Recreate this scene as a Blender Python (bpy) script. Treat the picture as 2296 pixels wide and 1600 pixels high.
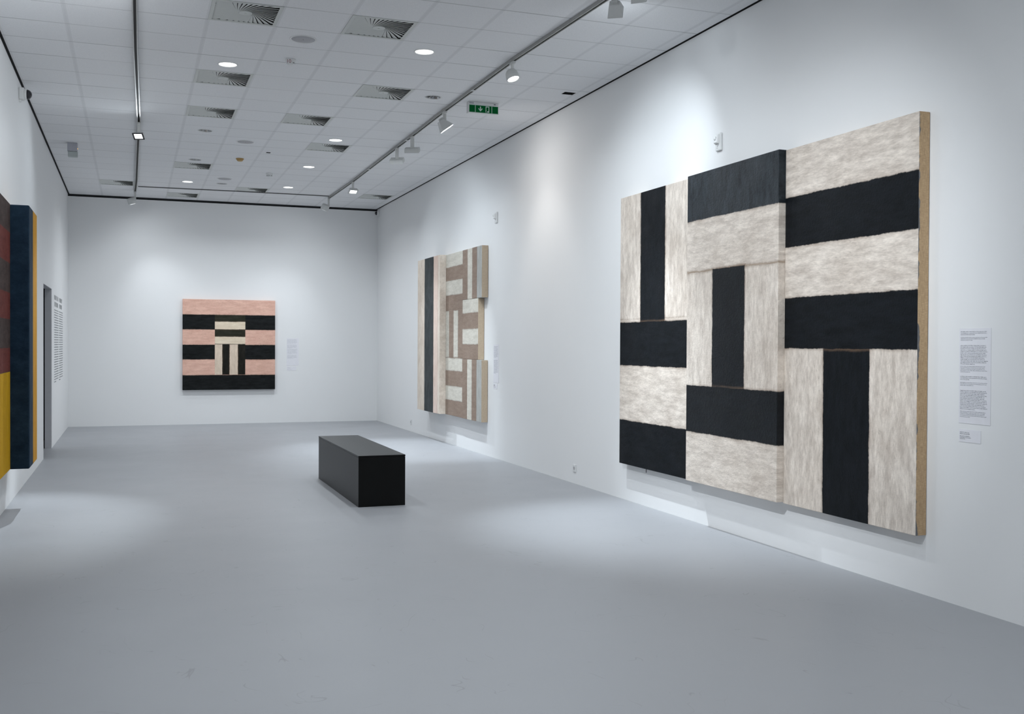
import bpy, bmesh, math, random
from mathutils import Vector, Matrix
random.seed(7)
for o in list(bpy.data.objects): bpy.data.objects.remove(o)
S = bpy.context.scene
COL = S.collection
PI = math.pi

# ---------------------------------------------------------------- camera
XL, XR, YB, YF, H = -1.19, 4.992, 22.084, -5.0, 4.584
cam = bpy.data.cameras.new('camera'); cam_o = bpy.data.objects.new('camera', cam); COL.objects.link(cam_o)
cam.sensor_width = 36.0; cam.lens = 2315.5 / 2296 * 36.0; cam.clip_start = 0.05; cam.clip_end = 100
yaw, pitch, roll = 0.3523, -0.0120, 0.0050
f = Vector((math.sin(yaw)*math.cos(pitch), math.cos(yaw)*math.cos(pitch), math.sin(pitch)))
r = Vector((math.cos(yaw), -math.sin(yaw), 0)); u = r.cross(f)
r2 = math.cos(roll)*r + math.sin(roll)*u; u2 = -math.sin(roll)*r + math.cos(roll)*u
M = Matrix.Identity(4)
for i in range(3): M[i][0], M[i][1], M[i][2] = r2[i], u2[i], -f[i]
M.translation = Vector((0, 0, 1.665))
cam_o.matrix_world = M
S.camera = cam_o

# ---------------------------------------------------------------- world, exposure
w = bpy.data.worlds.new('world'); S.world = w; w.use_nodes = True
w.node_tree.nodes['Background'].inputs[0].default_value = (0.02, 0.022, 0.025, 1)
w.node_tree.nodes['Background'].inputs[1].default_value = 1.0
S.view_settings.view_transform = 'Standard'; S.view_settings.look = 'None'
S.view_settings.gamma = 1.0; S.view_settings.exposure = 0.17
S.view_settings.use_curve_mapping = False

COOL = (0.84, 0.93, 1.0); WHITE = (0.90, 0.955, 1.0); WARM = (1.0, 0.965, 0.93)
# light levels (watts); aimed in the builders below
K_DOWN, K_NEAR, K_SPOT, K_SPILL = 24.0, 15.0, 1.0, 1.0

# ---------------------------------------------------------------- node helpers
def lin(c):
    return tuple(((x/255)/12.92 if x/255 <= 0.04045 else ((x/255+0.055)/1.055)**2.4) for x in c)
class NT:
    def __init__(s, name):
        s.m = bpy.data.materials.new(name); s.m.use_nodes = True
        s.t = s.m.node_tree; s.b = s.t.nodes['Principled BSDF']; s.L = s.t.links
    def n(s, typ, **kw):
        x = s.t.nodes.new(typ)
        for k, v in kw.items(): setattr(x, k, v)
        return x
    def link(s, a, b): s.L.new(a, b)
    def set(s, sock, v):
        if isinstance(v, bpy.types.NodeSocket): s.link(v, sock)
        elif isinstance(v, tuple) and len(v) == 3 and len(sock.default_value) == 4: sock.default_value = (*v, 1)
        else: sock.default_value = v
    def math(s, op, a, b=None, c=None, clamp=False):
        x = s.n('ShaderNodeMath', operation=op, use_clamp=clamp)
        s.set(x.inputs[0], a)
        if b is not None: s.set(x.inputs[1], b)
        if c is not None: s.set(x.inputs[2], c)
        return x.outputs[0]
    def vmath(s, op, a, b=None):
        x = s.n('ShaderNodeVectorMath', operation=op); s.set(x.inputs[0], a)
        if b is not None: s.set(x.inputs[1], b)
        return x.outputs[0]
    def mix(s, fac, a, b, blend='MIX'):
        x = s.n('ShaderNodeMix', data_type='RGBA', blend_type=blend)
        s.set(x.inputs[0], fac); s.set(x.inputs[6], a); s.set(x.inputs[7], b)
        return x.outputs[2]
    def coord(s): return s.n('ShaderNodeTexCoord').outputs['Object']
    def scaled(s, v, sc):
        return s.vmath('MULTIPLY', v, sc)
    def noise(s, v, scale, detail=3, rough=0.55, out=0, dist=0.0):
        x = s.n('ShaderNodeTexNoise'); s.link(v, x.inputs['Vector'])
        x.inputs['Scale'].default_value = scale; x.inputs['Detail'].default_value = detail
        x.inputs['Roughness'].default_value = rough; x.inputs['Distortion'].default_value = dist
        return x.outputs[out]
    def rng(s, v, a, b, c=0.0, d=1.0, smooth=False):
        x = s.n('ShaderNodeMapRange'); x.clamp = True
        if smooth: x.interpolation_type = 'SMOOTHSTEP'
        s.link(v, x.inputs['Value'])
        for i, q in zip(range(1, 5), (a, b, c, d)): x.inputs[i].default_value = q
        return x.outputs[0]
    def bump(s, h, strength=0.3, dist=0.002):
        x = s.n('ShaderNodeBump'); x.inputs['Strength'].default_value = strength
        x.inputs['Distance'].default_value = dist; s.link(h, x.inputs['Height']); s.link(x.outputs[0], s.b.inputs['Normal'])
    def col(s, v): s.set(s.b.inputs['Base Color'], v)
    def rough(s, v): s.set(s.b.inputs['Roughness'], v)

def plain(name, rgb, rough=0.5, metal=0.0, var=0.04, scale=18, spec=0.5):
    n = NT(name); c = n.coord(); k = n.noise(c, scale, 2)
    a = tuple(x*(1-var) for x in rgb); b = tuple(min(1, x*(1+var)) for x in rgb)
    n.col(n.mix(k, a, b)); n.rough(rough); n.b.inputs['Metallic'].default_value = metal
    n.b.inputs['Specular IOR Level'].default_value = spec
    return n.m
def emit(name, rgb, strength):
    n = NT(name); n.col(rgb); n.b.inputs['Emission Color'].default_value = (*rgb, 1)
    n.b.inputs['Emission Strength'].default_value = strength
    return n.m

# ---------------------------------------------------------------- materials
def m_wall():
    n = NT('white wall paint'); c = n.coord()
    k = n.noise(c, 0.7, 3); k2 = n.noise(c, 260, 2)
    n.col(n.mix(k, (0.795, 0.805, 0.81), (0.835, 0.84, 0.845))); n.rough(0.62)
    n.b.inputs['Specular IOR Level'].default_value = 0.35
    n.bump(k2, 0.12, 0.001); return n.m
def m_floor():
    n = NT('grey resin floor'); c = n.coord()
    k = n.noise(c, 1.3, 4); fine = n.noise(c, 420, 2, 0.7)
    base = n.mix(k, (0.300, 0.309, 0.330), (0.328, 0.337, 0.357))
    base = n.mix(n.rng(fine, 0.3, 0.7), base, (0.355, 0.365, 0.385))
    base2 = n.mix(0.75, n.mix(n.rng(fine, 0.3, 0.7), (0.28, 0.29, 0.31), (0.36, 0.37, 0.39)), base)
    # scuff marks: thin arcs where a warped noise crosses a level, kept to a few patches
    wv = n.noise(n.scaled(c, (1.0, 0.8, 1)), 1.7, 2, 0.5, dist=1.2)
    line = n.rng(n.math('ABSOLUTE', n.math('SUBTRACT', wv, 0.53)), 0.0, 0.0042, 1, 0)
    patch = n.rng(n.noise(n.vmath('ADD', c, (7.3, 2.1, 0)), 3.1, 3), 0.56, 0.62)
    wv2 = n.noise(n.vmath('ADD', c, (31.0, 12.0, 0)), 2.6, 2, 0.5, dist=0.8)
    line2 = n.rng(n.math('ABSOLUTE', n.math('SUBTRACT', wv2, 0.47)), 0.0, 0.0060, 1, 0)
    patch2 = n.rng(n.noise(n.vmath('ADD', c, (3.3, 22.1, 0)), 4.3, 3), 0.57, 0.63)
    s_ = n.math('MAXIMUM', n.math('MULTIPLY', line, patch), n.math('MULTIPLY', line2, patch2))
    n.col(n.mix(n.math('MULTIPLY', s_, 0.55), base2, (0.2, 0.2, 0.21)))
    n.rough(n.rng(k, 0.3, 0.7, 0.42, 0.5)); n.b.inputs['Specular IOR Level'].default_value = 0.45
    n.bump(fine, 0.10, 0.0008); return n.m
GX, GY = -0.563, 10.328
def m_ceiling():
    n = NT('mineral fibre ceiling tiles'); c = n.coord()
    sep = n.n('ShaderNodeSeparateXYZ'); n.link(c, sep.inputs[0])
    def grid(s_, off, half, soft):
        q = n.math('DIVIDE', n.math('SUBTRACT', s_, off), 0.6)
        fr = n.math('ABSOLUTE', n.math('SUBTRACT', n.math('FRACT', n.math('ADD', q, 0.5)), 0.5))
        return n.rng(n.math('MULTIPLY', fr, 0.6), half, half+soft, 1, 0)
    gx = grid(sep.outputs[0], GX, 0.0, 0.024); gxe = grid(sep.outputs[0], GX, 0.009, 0.004)
    edge = n.math('SUBTRACT', grid(sep.outputs[0], GX, 0.016, 0.003), grid(sep.outputs[0], GX, 0.011, 0.003), clamp=True)
    gy = grid(sep.outputs[1], GY, 0.0045, 0.006)
    sp = n.noise(c, 150, 3, 0.75); big = n.noise(c, 1.1, 2)
    # each tile its own faint tone
    vor = n.n('ShaderNodeTexWhiteNoise', noise_dimensions='2D')
    fl = n.vmath('FLOOR', n.vmath('DIVIDE', n.vmath('SUBTRACT', c, (GX, GY, 0)), (0.6, 0.6, 1)))
    n.link(fl, vor.inputs['Vector'])
    base = n.mix(n.rng(sp, 0.35, 0.65), (0.76, 0.77, 0.785), (0.86, 0.865, 0.88))
    base = n.mix(n.math('MULTIPLY', vor.outputs['Value'], 0.22), base, (0.71, 0.72, 0.73))
    base = n.mix(n.math('MULTIPLY', gx, 0.24), base, (0.40, 0.41, 0.42))
    base = n.mix(n.math('MULTIPLY', edge, 0.10), base, (0.25, 0.26, 0.27))
    vary = n.rng(n.noise(n.scaled(c, (0.8, 3.3, 1)), 1.0, 1), 0.35, 0.65, 0.25, 0.75)
    base = n.mix(n.math('MULTIPLY', gy, vary), base, (0.33, 0.335, 0.34))
    n.col(base); n.rough(0.85); n.bump(sp, 0.25, 0.002); return n.m

WALL = m_wall(); FLOOR = m_floor(); CEIL = m_ceiling()
BLACKGAP = plain('black shadow gap', (0.012, 0.013, 0.014), 0.9)
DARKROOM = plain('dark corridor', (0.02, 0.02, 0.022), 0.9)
REVEAL = plain('grey painted jamb', (0.56, 0.57, 0.60), 0.6)
WPLAST = plain('white plastic', (0.74, 0.75, 0.75), 0.4)
FIXT = plain('white enamelled metal', (0.62, 0.63, 0.62), 0.45)
TRACKM = plain('grey track aluminium', (0.37, 0.37, 0.36), 0.45, 0.3)
TRACKD = plain('dark track slot', (0.03, 0.028, 0.027), 0.7)
VENTM = plain('grey white vent steel', (0.60, 0.62, 0.60), 0.5)
VENTD = plain('black vent plenum', (0.02, 0.02, 0.019), 0.9)
REFL = plain('brushed reflector', (0.45, 0.46, 0.47), 0.28, 0.9)
GRILL = plain('speaker grille', (0.42, 0.42, 0.44), 0.6)
DARKPL = plain('dark plastic', (0.03, 0.03, 0.035), 0.35)
SMOKED = plain('smoked dome', (0.015, 0.015, 0.02), 0.08)
BENCH_T = plain('dark grey matt laminate', (0.003, 0.0033, 0.0032), 0.34, var=0.2, scale=6, spec=0.2)
LENS_ON = emit('lit lamp lens', (0.97, 0.985, 1.0), 6)
DISC_ON = emit('lit downlight diffuser', (1.0, 0.99, 0.96), 5)
TAN = plain('amber detector plastic', (0.50, 0.33, 0.13), 0.5)
INK = plain('dark grey ink', (0.16, 0.165, 0.19), 0.7)
INKL = plain('pale grey ink', (0.42, 0.44, 0.48), 0.7)
CARD = plain('white card', (0.79, 0.79, 0.83), 0.5)

# ---------------------------------------------------------------- mesh helpers
def obj(name, bm, mat, parent=None, smooth=False, bevel=0.0):
    me = bpy.data.meshes.new(name); 
    bmesh.ops.recalc_face_normals(bm, faces=bm.faces)
    bm.to_mesh(me); bm.free()
    mats = mat if isinstance(mat, (list, tuple)) else [mat]
    for m in mats: me.materials.append(m)
    o = bpy.data.objects.new(name, me); COL.objects.link(o)
    if parent: o.parent = parent
    if smooth:
        for p_ in me.polygons: p_.use_smooth = True
    if bevel:
        b = o.modifiers.new('bevel', 'BEVEL'); b.width = bevel; b.segments = 2; b.limit_method = 'ANGLE'
    return o
def box(bm, x0, x1, y0, y1, z0, z1, mi=0):
    v = [bm.verts.new(p_) for p_ in ((x0,y0,z0),(x1,y0,z0),(x1,y1,z0),(x0,y1,z0),(x0,y0,z1),(x1,y0,z1),(x1,y1,z1),(x0,y1,z1))]
    fs = [bm.faces.new([v[i] for i in q]) for q in ((0,3,2,1),(4,5,6,7),(0,1,5,4),(1,2,6,5),(2,3,7,6),(3,0,4,7))]
    for f_ in fs: f_.material_index = mi
    return v, fs
def boxbm(*a):
    bm = bmesh.new(); box(bm, *a); return bm
def ngon(bm, pts, mi=0):
    f_ = bm.faces.new([bm.verts.new(q) for q in pts]); f_.material_index = mi; return f_
def lathe(bm, prof, seg=32, cx=0, cy=0, cap0=True, cap1=True):
    """revolve (radius, z) profile about z"""
    rings = []
    for rr, zz in prof:
        rings.append([bm.verts.new((cx+rr*math.cos(2*PI*i/seg), cy+rr*math.sin(2*PI*i/seg), zz)) for i in range(seg)])
    for a, b in zip(rings, rings[1:]):
        for i in range(seg): bm.faces.new((a[i], a[(i+1) % seg], b[(i+1) % seg], b[i]))
    if cap0: bm.faces.new(rings[0])
    if cap1: bm.faces.new(rings[-1])
def lathebm(prof, seg=32, **k):
    bm = bmesh.new(); lathe(bm, prof, seg, **k); return bm
def hull_box(bm, bot, top):
    """frustum: bot/top = lists of 4 points"""
    a = [bm.verts.new(q) for q in bot]; b = [bm.verts.new(q) for q in top]
    bm.faces.new(a[::-1]); bm.faces.new(b)
    for i in range(4): bm.faces.new((a[i], a[(i+1) % 4], b[(i+1) % 4], b[i]))

def basis(kind, loc):
    ax = {'right': ((0,-1,0),(0,0,1),(-1,0,0)), 'left': ((0,1,0),(0,0,1),(1,0,0)),
          'back': ((1,0,0),(0,0,1),(0,-1,0)), 'ceiling': ((1,0,0),(0,-1,0),(0,0,-1))}[kind]
    m = Matrix.Identity(4)
    for j in range(3):
        for i in range(3): m[i][j] = ax[j][i]
    m.translation = Vector(loc); return m
def thing(name, label, cat, kind=None, loc=(0,0,0), group=None):
    o = bpy.data.objects.new(name, None); o.empty_display_size = 0.1; COL.objects.link(o)
    if kind: o.matrix_world = basis(kind, loc)
    else: o.location = loc
    o['label'] = label; o['category'] = cat
    if group: o['group'] = group
    return o
def struct(name, bm, mat):
    o = obj(name, bm, mat); o['kind'] = 'structure'; return o
def text_obj(name, body, size, mat, parent, loc, bold=0.0):
    cu = bpy.data.curves.new(name, 'FONT'); cu.body = body; cu.size = size; cu.extrude = 0.0004; cu.offset = bold
    tmp = bpy.data.objects.new(name+'_c', cu); COL.objects.link(tmp)
    dg = bpy.context.evaluated_depsgraph_get()
    me = bpy.data.meshes.new_from_object(tmp.evaluated_get(dg))
    bpy.data.objects.remove(tmp)
    me.materials.clear(); me.materials.append(mat)
    o = bpy.data.objects.new(name, me); COL.objects.link(o); o.parent = parent; o.location = loc
    return o

# ================================================================ THE ROOM
GAP = 0.045
T = 0.15
bm = bmesh.new(); box(bm, XL-1.6, XR+T, YF, YB+T, -0.1, 0.0); struct('floor', bm, FLOOR)
bm = bmesh.new(); box(bm, XR, XR+T, YF, YB+T, 0, H-0.003); struct('wall_right', bm, WALL)
bm = bmesh.new(); box(bm, XL-0.095, XR, YB, YB+T, 0, H-GAP); struct('wall_back', bm, WALL)
bm = bmesh.new(); box(bm, XL-0.095, XR+T, YF-T, YF, 0, H+0.3); struct('wall_front', bm, WALL)
DY0, DY1, DZ = 16.12, 17.71, 2.505
bm = bmesh.new()
t_ = XL-0.095
box(bm, t_, XL, YF, DY0, 0, H-0.003); box(bm, t_, XL, DY1, YB, 0, H-0.003); box(bm, t_, XL, DY0, DY1, DZ, H-0.003)
struct('wall_left', bm, WALL)
# doorway: grey lining of the opening, with the unlit corridor behind it
bm = bmesh.new()
box(bm, t_-0.004, XL-0.001, DY1-0.004, DY1+0.001, 0, DZ); box(bm, t_-0.004, XL-0.001, DY0-0.001, DY0+0.004, 0, DZ)
box(bm, t_-0.004, XL-0.001, DY0, DY1, DZ-0.005, DZ+0.001)
struct('door_1', bm, REVEAL)
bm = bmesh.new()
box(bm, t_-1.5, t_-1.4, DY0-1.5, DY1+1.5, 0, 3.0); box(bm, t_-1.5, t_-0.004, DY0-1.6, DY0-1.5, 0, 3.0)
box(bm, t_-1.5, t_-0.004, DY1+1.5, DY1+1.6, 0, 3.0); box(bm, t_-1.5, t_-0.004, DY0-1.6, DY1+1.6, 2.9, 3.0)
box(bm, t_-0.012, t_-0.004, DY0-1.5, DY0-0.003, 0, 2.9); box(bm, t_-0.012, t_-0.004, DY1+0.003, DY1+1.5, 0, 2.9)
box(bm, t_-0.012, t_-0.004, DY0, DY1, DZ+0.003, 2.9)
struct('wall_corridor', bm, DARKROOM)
# black shadow gap between walls and ceiling
bm = bmesh.new()
box(bm, XR, XR+T, YF, YB+T, H-0.003, H+0.03); box(bm, XR-0.034, XR, YF, YB, H+0.012, H+0.03); struct('trim_1', bm, BLACKGAP)
bm = bmesh.new(); box(bm, XL-0.095, XR, YB+0.012, YB+T, H-GAP, H+0.02); struct('trim_2', bm, BLACKGAP)
bm = bmesh.new(); box(bm, XL-0.095, XL, YF, YB+0.012, H-0.003, H+0.03); box(bm, XL, XL+0.034, YF, YB, H+0.012, H+0.03); struct('trim_3', bm, BLACKGAP)

# ceiling fixtures by grid cell
def cc(i, j): return (GX+0.6*(i+0.5), GY+0.6*(j+0.5))
VENTS = [(2,-2),(4,-2),(2,2),(5,2),(2,5),(4,5),(5,8),(2,12),(0,16),(8,16),(4,16),(2,18)]
DL_ON = [(2,1),(5,-1),(5,7),(5,11),(5,15),(2,15)]
DL_NEAR = [(5,-5),(5,-9),(5,-13),(5,-17),(2,-9),(2,-13),(2,-17),(2,-21)]  # rows carried on out of view, added to light the near end
DL_OFF = [(6,2),(2,7),(2,11),(3,15)]
SPK = [(3,-1),(3,8),(3,14)]
SLOTS = [(1.953, 16.17, 0.028, 0.032), (4.755, 11.07, 0.066, 0.05)]   # x, y, half sizes
def cell_of(x, y): return (math.floor((x-GX)/0.6), math.floor((y-GY)/0.6))
holes = {}
for c_ in VENTS: holes[c_] = ('full',)
R_DL = 0.092
for c_ in DL_ON+DL_OFF+DL_NEAR: holes[c_] = ('round', *cc(*c_), R_DL)
for x, y, a, b in SLOTS: holes[cell_of(x, y)] = ('rect', x, y, a, b)
bm = bmesh.new()
i0, i1 = cell_of(XL-0.1, 0)[0], cell_of(XR+0.1, 0)[0]
j0, j1 = cell_of(0, YF)[1], cell_of(0, YB+0.1)[1]
for i in range(i0, i1+1):
    for j in range(j0, j1+1):
        x0, x1 = max(XL+0.026, GX+0.6*i), min(XR-0.026, GX+0.6*(i+1))
        y0, y1 = max(YF-0.1, GY+0.6*j), min(YB+0.1, GY+0.6*(j+1))
        if x1 <= x0 or y1 <= y0: continue
        h_ = holes.get((i, j))
        if h_ is None: ngon(bm, [(x0,y0,H),(x0,y1,H),(x1,y1,H),(x1,y0,H)]); continue
        if h_[0] == 'full': continue
        if h_[0] == 'rect':
            _, cx, cy, a, b = h_
            inn = [(cx-a,cy-b),(cx-a,cy+b),(cx+a,cy+b),(cx+a,cy-b)]
            out = [(x0,y0),(x0,y1),(x1,y1),(x1,y0)]
            for k in range(4):
                q = [out[k], out[(k+1) % 4], inn[(k+1) % 4], inn[k]]
                ngon(bm, [(*p_, H) for p_ in q])
        else:
            _, cx, cy, rr = h_; N = 40; ring = []; outr = []
            for k in range(N):
                a = 2*PI*k/N + PI/4; ca, sa = math.cos(a), math.sin(a); m_ = max(abs(ca), abs(sa))
                ring.append((cx+rr*ca, cy+rr*sa)); hx = 0.3
                outr.append((min(max(cx+hx*ca/m_, x0), x1), min(max(cy+hx*sa/m_, y0), y1)))
            for k in range(N):
                q = [outr[k], outr[(k+1) % N], ring[(k+1) % N], ring[k]]
                ngon(bm, [(*p_, H) for p_ in q])
bmesh.ops.remove_doubles(bm, verts=bm.verts, dist=1e-5)
# a closed slab above, so that the ceiling has thickness
box(bm, XL-0.1, XR+T, YF-0.1, YB+T, H+0.30, H+0.36)
me = bpy.data.meshes.new('ceiling'); bm.normal_update()
bm.to_mesh(me); bm.free(); me.materials.append(CEIL)
ce = bpy.data.objects.new('ceiling', me); COL.objects.link(ce); ce['kind'] = 'structure'

# ================================================================ BENCH
b_ = thing('gallery_bench', 'dark grey box-shaped bench standing on the grey floor', 'bench', None, (2.4055, 11.587, 0))
hx, hy, hz = 0.2445, 1.197, 0.524
bm = bmesh.new(); box(bm, -hx, hx, -hy, hy, 0.0, hz-0.020); obj('body', bm, BENCH_T, b_, bevel=0.002)
bm = bmesh.new(); box(bm, -hx-0.001, hx+0.001, -hy-0.001, hy+0.001, hz-0.018, hz); obj('seat_top', bm, BENCH_T, b_, bevel=0.002)

# ================================================================ PAINTINGS
def paint_mat(name, base, rects, palette, wob=0.012, soft=0.005, gloss=0.5, edge_dirt=True, spec=0.12, bumps=0.55):
    """rects: (u0,u1,v0,v1,key); palette key -> (rgb a, rgb b, 'h'|'v')"""
    n = NT(name); c = n.coord()
    def broad(vec, sc, seed):
        return n.noise(n.scaled(n.vmath('ADD', c, (seed, seed*1.7, 0)), vec), sc, 9, 0.74)
    nh = n.rng(broad((1.6, 6.0, 1.0), 3.4, 3.1), 0.36, 0.64); nv = n.rng(broad((6.0, 1.6, 1.0), 3.4, 5.3), 0.36, 0.64)
    blot = n.noise(c, 2.1, 5, 0.62); fineh = n.noise(n.scaled(c, (8, 60, 8)), 3.0, 3, 0.6); finev = n.noise(n.scaled(c, (60, 8, 8)), 3.0, 3, 0.6)
    cols = {}; glossv = {}
    for k, (a, b, d, dirt) in palette.items():
        nn, ff = (nh, fineh) if d == 'h' else (nv, finev)
        col_ = n.mix(nn, a, b)
        col_ = n.mix(n.math('MULTIPLY', n.rng(ff, 0.38, 0.72), 0.30), col_, tuple(x*0.70 for x in a))
        if dirt:
            sp = n.rng(n.noise(n.scaled(c, (12, 34, 12) if d == 'h' else (34, 12, 12)), 1.6, 7, 0.78), 0.57, 0.66)
            msk = n.math('MULTIPLY', sp, n.rng(blot, 0.40, 0.60))
            col_ = n.mix(n.math('MULTIPLY', msk, 0.60), col_, tuple(x*0.45 for x in dirt))
            col_ = n.mix(n.math('MULTIPLY', n.rng(blot, 0.45, 0.75), 0.35), col_, dirt)
        cols[k] = col_
    wn = n.noise(c, 5.5, 4, 0.65, out=1); wn2 = n.noise(c, 38, 2, 0.6, out=1)
    off = n.vmath('MULTIPLY', n.vmath('SUBTRACT', wn, (0.5, 0.5, 0.5)), (wob*2, wob*2, 0))
    off2 = n.vmath('MULTIPLY', n.vmath('SUBTRACT', wn2, (0.5, 0.5, 0.5)), (wob*0.8, wob*0.8, 0))
    cw = n.vmath('ADD', n.vmath('ADD', c, off), off2)
    out = cols[base]; dark = None
    for (u0, u1, v0, v1, key) in rects:
        cu, cv, hu, hv = (u0+u1)/2, (v0+v1)/2, (u1-u0)/2, (v1-v0)/2
        d = n.vmath('SUBTRACT', n.vmath('ABSOLUTE', n.vmath('SUBTRACT', cw, (cu, cv, 0))), (hu, hv, 0))
        sep = n.n('ShaderNodeSeparateXYZ'); n.link(d, sep.inputs[0])
        mx = n.math('MAXIMUM', sep.outputs[0], sep.outputs[1])
        msk = n.rng(mx, -soft, soft, 1, 0, smooth=True)
        if edge_dirt:   # brown underpainting showing along the seam
            halo = n.math('MULTIPLY', n.rng(mx, 0.0, soft*4.5, 1, 0), n.math('MULTIPLY', n.rng(mx, -soft, 0, 0, 1), n.rng(blot, 0.35, 0.65, 0.15, 0.6)))
            out = n.mix(halo, out, edge_dirt if isinstance(edge_dirt, tuple) else (0.20, 0.13, 0.085))
        out = n.mix(msk, out, cols[key])
        if key.startswith('k'):
            dark = msk if dark is None else n.math('MAXIMUM', dark, msk)
        else:
            dark = None if dark is None else n.math('MULTIPLY', dark, n.math('SUBTRACT', 1.0, msk))
    n.col(out)
    rv = n.rng(blot, 0.35, 0.65, gloss, gloss+0.18)
    n.rough(rv)
    n.b.inputs['Specular IOR Level'].default_value = spec
    bumpy = n.math('ADD', n.math('MULTIPLY', n.noise(c, 55, 4, 0.75), 1.0), n.math('MULTIPLY', n.math('ADD', fineh, finev), 0.35))
    n.bump(bumpy, bumps, 0.004)
    return n.m
def linen(name, stains=None, base_a=(0.40, 0.27, 0.15), base_b=(0.62, 0.44, 0.26)):
    n = NT(name); c = n.coord()
    wv = n.noise(n.scaled(c, (260, 30, 260)), 1.0, 2); wh = n.noise(n.scaled(c, (30, 300, 30)), 1.0, 2)
    base = n.mix(n.rng(n.math('MULTIPLY', wv, wh), 0.12, 0.40), base_a, base_b)
    base = n.mix(n.rng(n.noise(c, 3, 3), 0.35, 0.65, 0, 0.3), base, base_a)
    if stains:
        zf = stains
        sep = n.n('ShaderNodeSeparateXYZ'); n.link(c, sep.inputs[0])
        wob = n.math('MULTIPLY', n.rng(n.noise(n.scaled(c, (0, 1, 0)), 2.4, 4, 0.7), 0.46, 0.74), 0.034)
        edge = n.rng(n.math('SUBTRACT', n.math('SUBTRACT', zf, sep.outputs[2]), wob), -0.003, 0.002, 1, 0)
        base = n.mix(edge, base, n.mix(n.noise(c, 30, 3), (0.10, 0.085, 0.07), (0.17, 0.19, 0.22)))
    n.col(base); n.rough(0.8); n.bump(n.math('ADD', wv, wh), 0.3, 0.001)
    return n.m

CREAM_A = (0.53, 0.462, 0.405); CREAM_B = (0.87, 0.79, 0.705); DIRT = (0.42, 0.34, 0.275)
BLK_A = (0.0035, 0.0048, 0.0062); BLK_B = (0.0085, 0.0110, 0.0145)
PAL = {'wh': (CREAM_A, CREAM_B, 'h', DIRT), 'wv': (CREAM_A, CREAM_B, 'v', DIRT),
       'kh': (BLK_A, BLK_B, 'h', None), 'kv': (BLK_A, BLK_B, 'v', None), 'kt': ((0.006, 0.0085, 0.0115), (0.036, 0.046, 0.055), 'v', None),  # kt: paler top black, its sheen and scuffed patches put into the colour
       'seam': ((0.30, 0.23, 0.17), (0.42, 0.34, 0.27), 'h', None)}
def canvas(name, u0, u1, v0, v1, d, mats, parent, side_raw=True, back=0.004, raw_ends='both'):
    bm = bmesh.new(); _, fs = box(bm, u0, u1, v0, v1, back, d)
    # faces: 0 back(z0) 1 front 2 v0 3 u1 4 v1 5 u0
    if len(mats) > 1: fs[3].material_index = 1
    o = obj(name, bm, mats, parent, bevel=0.004)
    return o

# --- large black and cream three-panel painting, right wall
zc1 = 1.8175
P1 = thing('triptych_painting', 'very large three-panel painting of black bars on cream, its middle panel standing proud', 'painting', 'right', (XR, 7.75, zc1))
U = lambda y: 7.75-y
V = lambda z: z-zc1
def RY(ya, yb, z0, z1, k): return (min(U(ya), U(yb)), max(U(ya), U(yb)), V(z0), V(z1), k)
mL = paint_mat('black and cream bars, left panel', 'wv',
    [RY(10.2, 8.2, 0.2, 1.93, 'wh'), RY(9.519, 9.0, 1.86, 3.5, 'kv'), RY(10.2, 8.2, 1.452, 1.905, 'kh'), RY(10.2, 8.2, 0.2, 0.874, 'kh')], PAL)
mM = paint_mat('black and cream bars, middle panel', 'wh',
    [RY(8.7, 6.8, 1.1, 2.335, 'wv'), RY(8.7, 6.8, 2.330, 2.344, 'seam'), RY(8.006, 7.493, 1.2, 2.342, 'kv'), RY(8.7, 6.8, 2.805, 3.5, 'kt'), RY(8.7, 6.8, 0.868, 1.300, 'kh')], PAL, gloss=0.32, spec=0.2, bumps=1.0)
mR = paint_mat('black and cream bars, right panel', 'wh',
    [RY(7.3, 5.2, 0.2, 1.66, 'wv'), RY(7.3, 5.2, 2.447, 2.842, 'kh'), RY(6.511, 5.99, 0.2, 1.70, 'kv'), RY(7.3, 5.2, 1.645, 2.047, 'kh')], PAL, gloss=0.42, spec=0.12)
canvas('canvas_panel', U(9.985), U(8.458), V(0.405), V(3.232), 0.09, [mL], P1)
canvas('canvas_panel', U(8.455), U(7.012), V(0.412), V(3.232), 0.155, [mM], P1)
canvas('canvas_panel', U(7.010), U(5.517), V(0.403), V(3.228), 0.092, [mR, linen('raw linen edge', 0.092)], P1)
bm = bmesh.new(); lathe(bm, [(0.004, 0), (0.004, 0.05)], 8); w_ = obj('hanging_wire', bm, DARKPL, P1); w_.rotation_euler = (PI/2, 0, 0); w_.location = (U(9.48), V(0.405), 0.03)

# --- P2: beige and brown stacked-panel painting
zc2 = 1.82
P2 = thing('multi_panel_painting', 'stepped painting of brown and off-white stripe panels beside a thick striped panel', 'painting', 'right', (XR, 16.27, zc2))
U = lambda y: 16.27-y
V = lambda z: z-zc2
P2PAL = {'br': ((0.235, 0.172, 0.135), (0.305, 0.232, 0.186), 'h', None), 'lt': ((0.52, 0.49, 0.43), (0.66, 0.63, 0.56), 'h', None),
         'gy': ((0.36, 0.36, 0.34), (0.47, 0.47, 0.45), 'v', None), 'wv': ((0.60, 0.51, 0.43), (0.80, 0.72, 0.63), 'v', (0.45, 0.34, 0.27)),
         'kv': ((0.022, 0.027, 0.029), (0.060, 0.069, 0.072), 'v', None), 'pk': ((0.62, 0.48, 0.41), (0.78, 0.64, 0.56), 'v', (0.50, 0.35, 0.27))}
HAL = (0.13, 0.10, 0.085)
mT = paint_mat('cream and charcoal stripes', 'pk', [RY(18.1, 17.44, 0, 4, 'wv'), RY(17.456, 16.888, 0, 4, 'kv'), RY(16.62, 16.3, 0, 4, 'wv')], P2PAL, wob=0.01)
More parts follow.
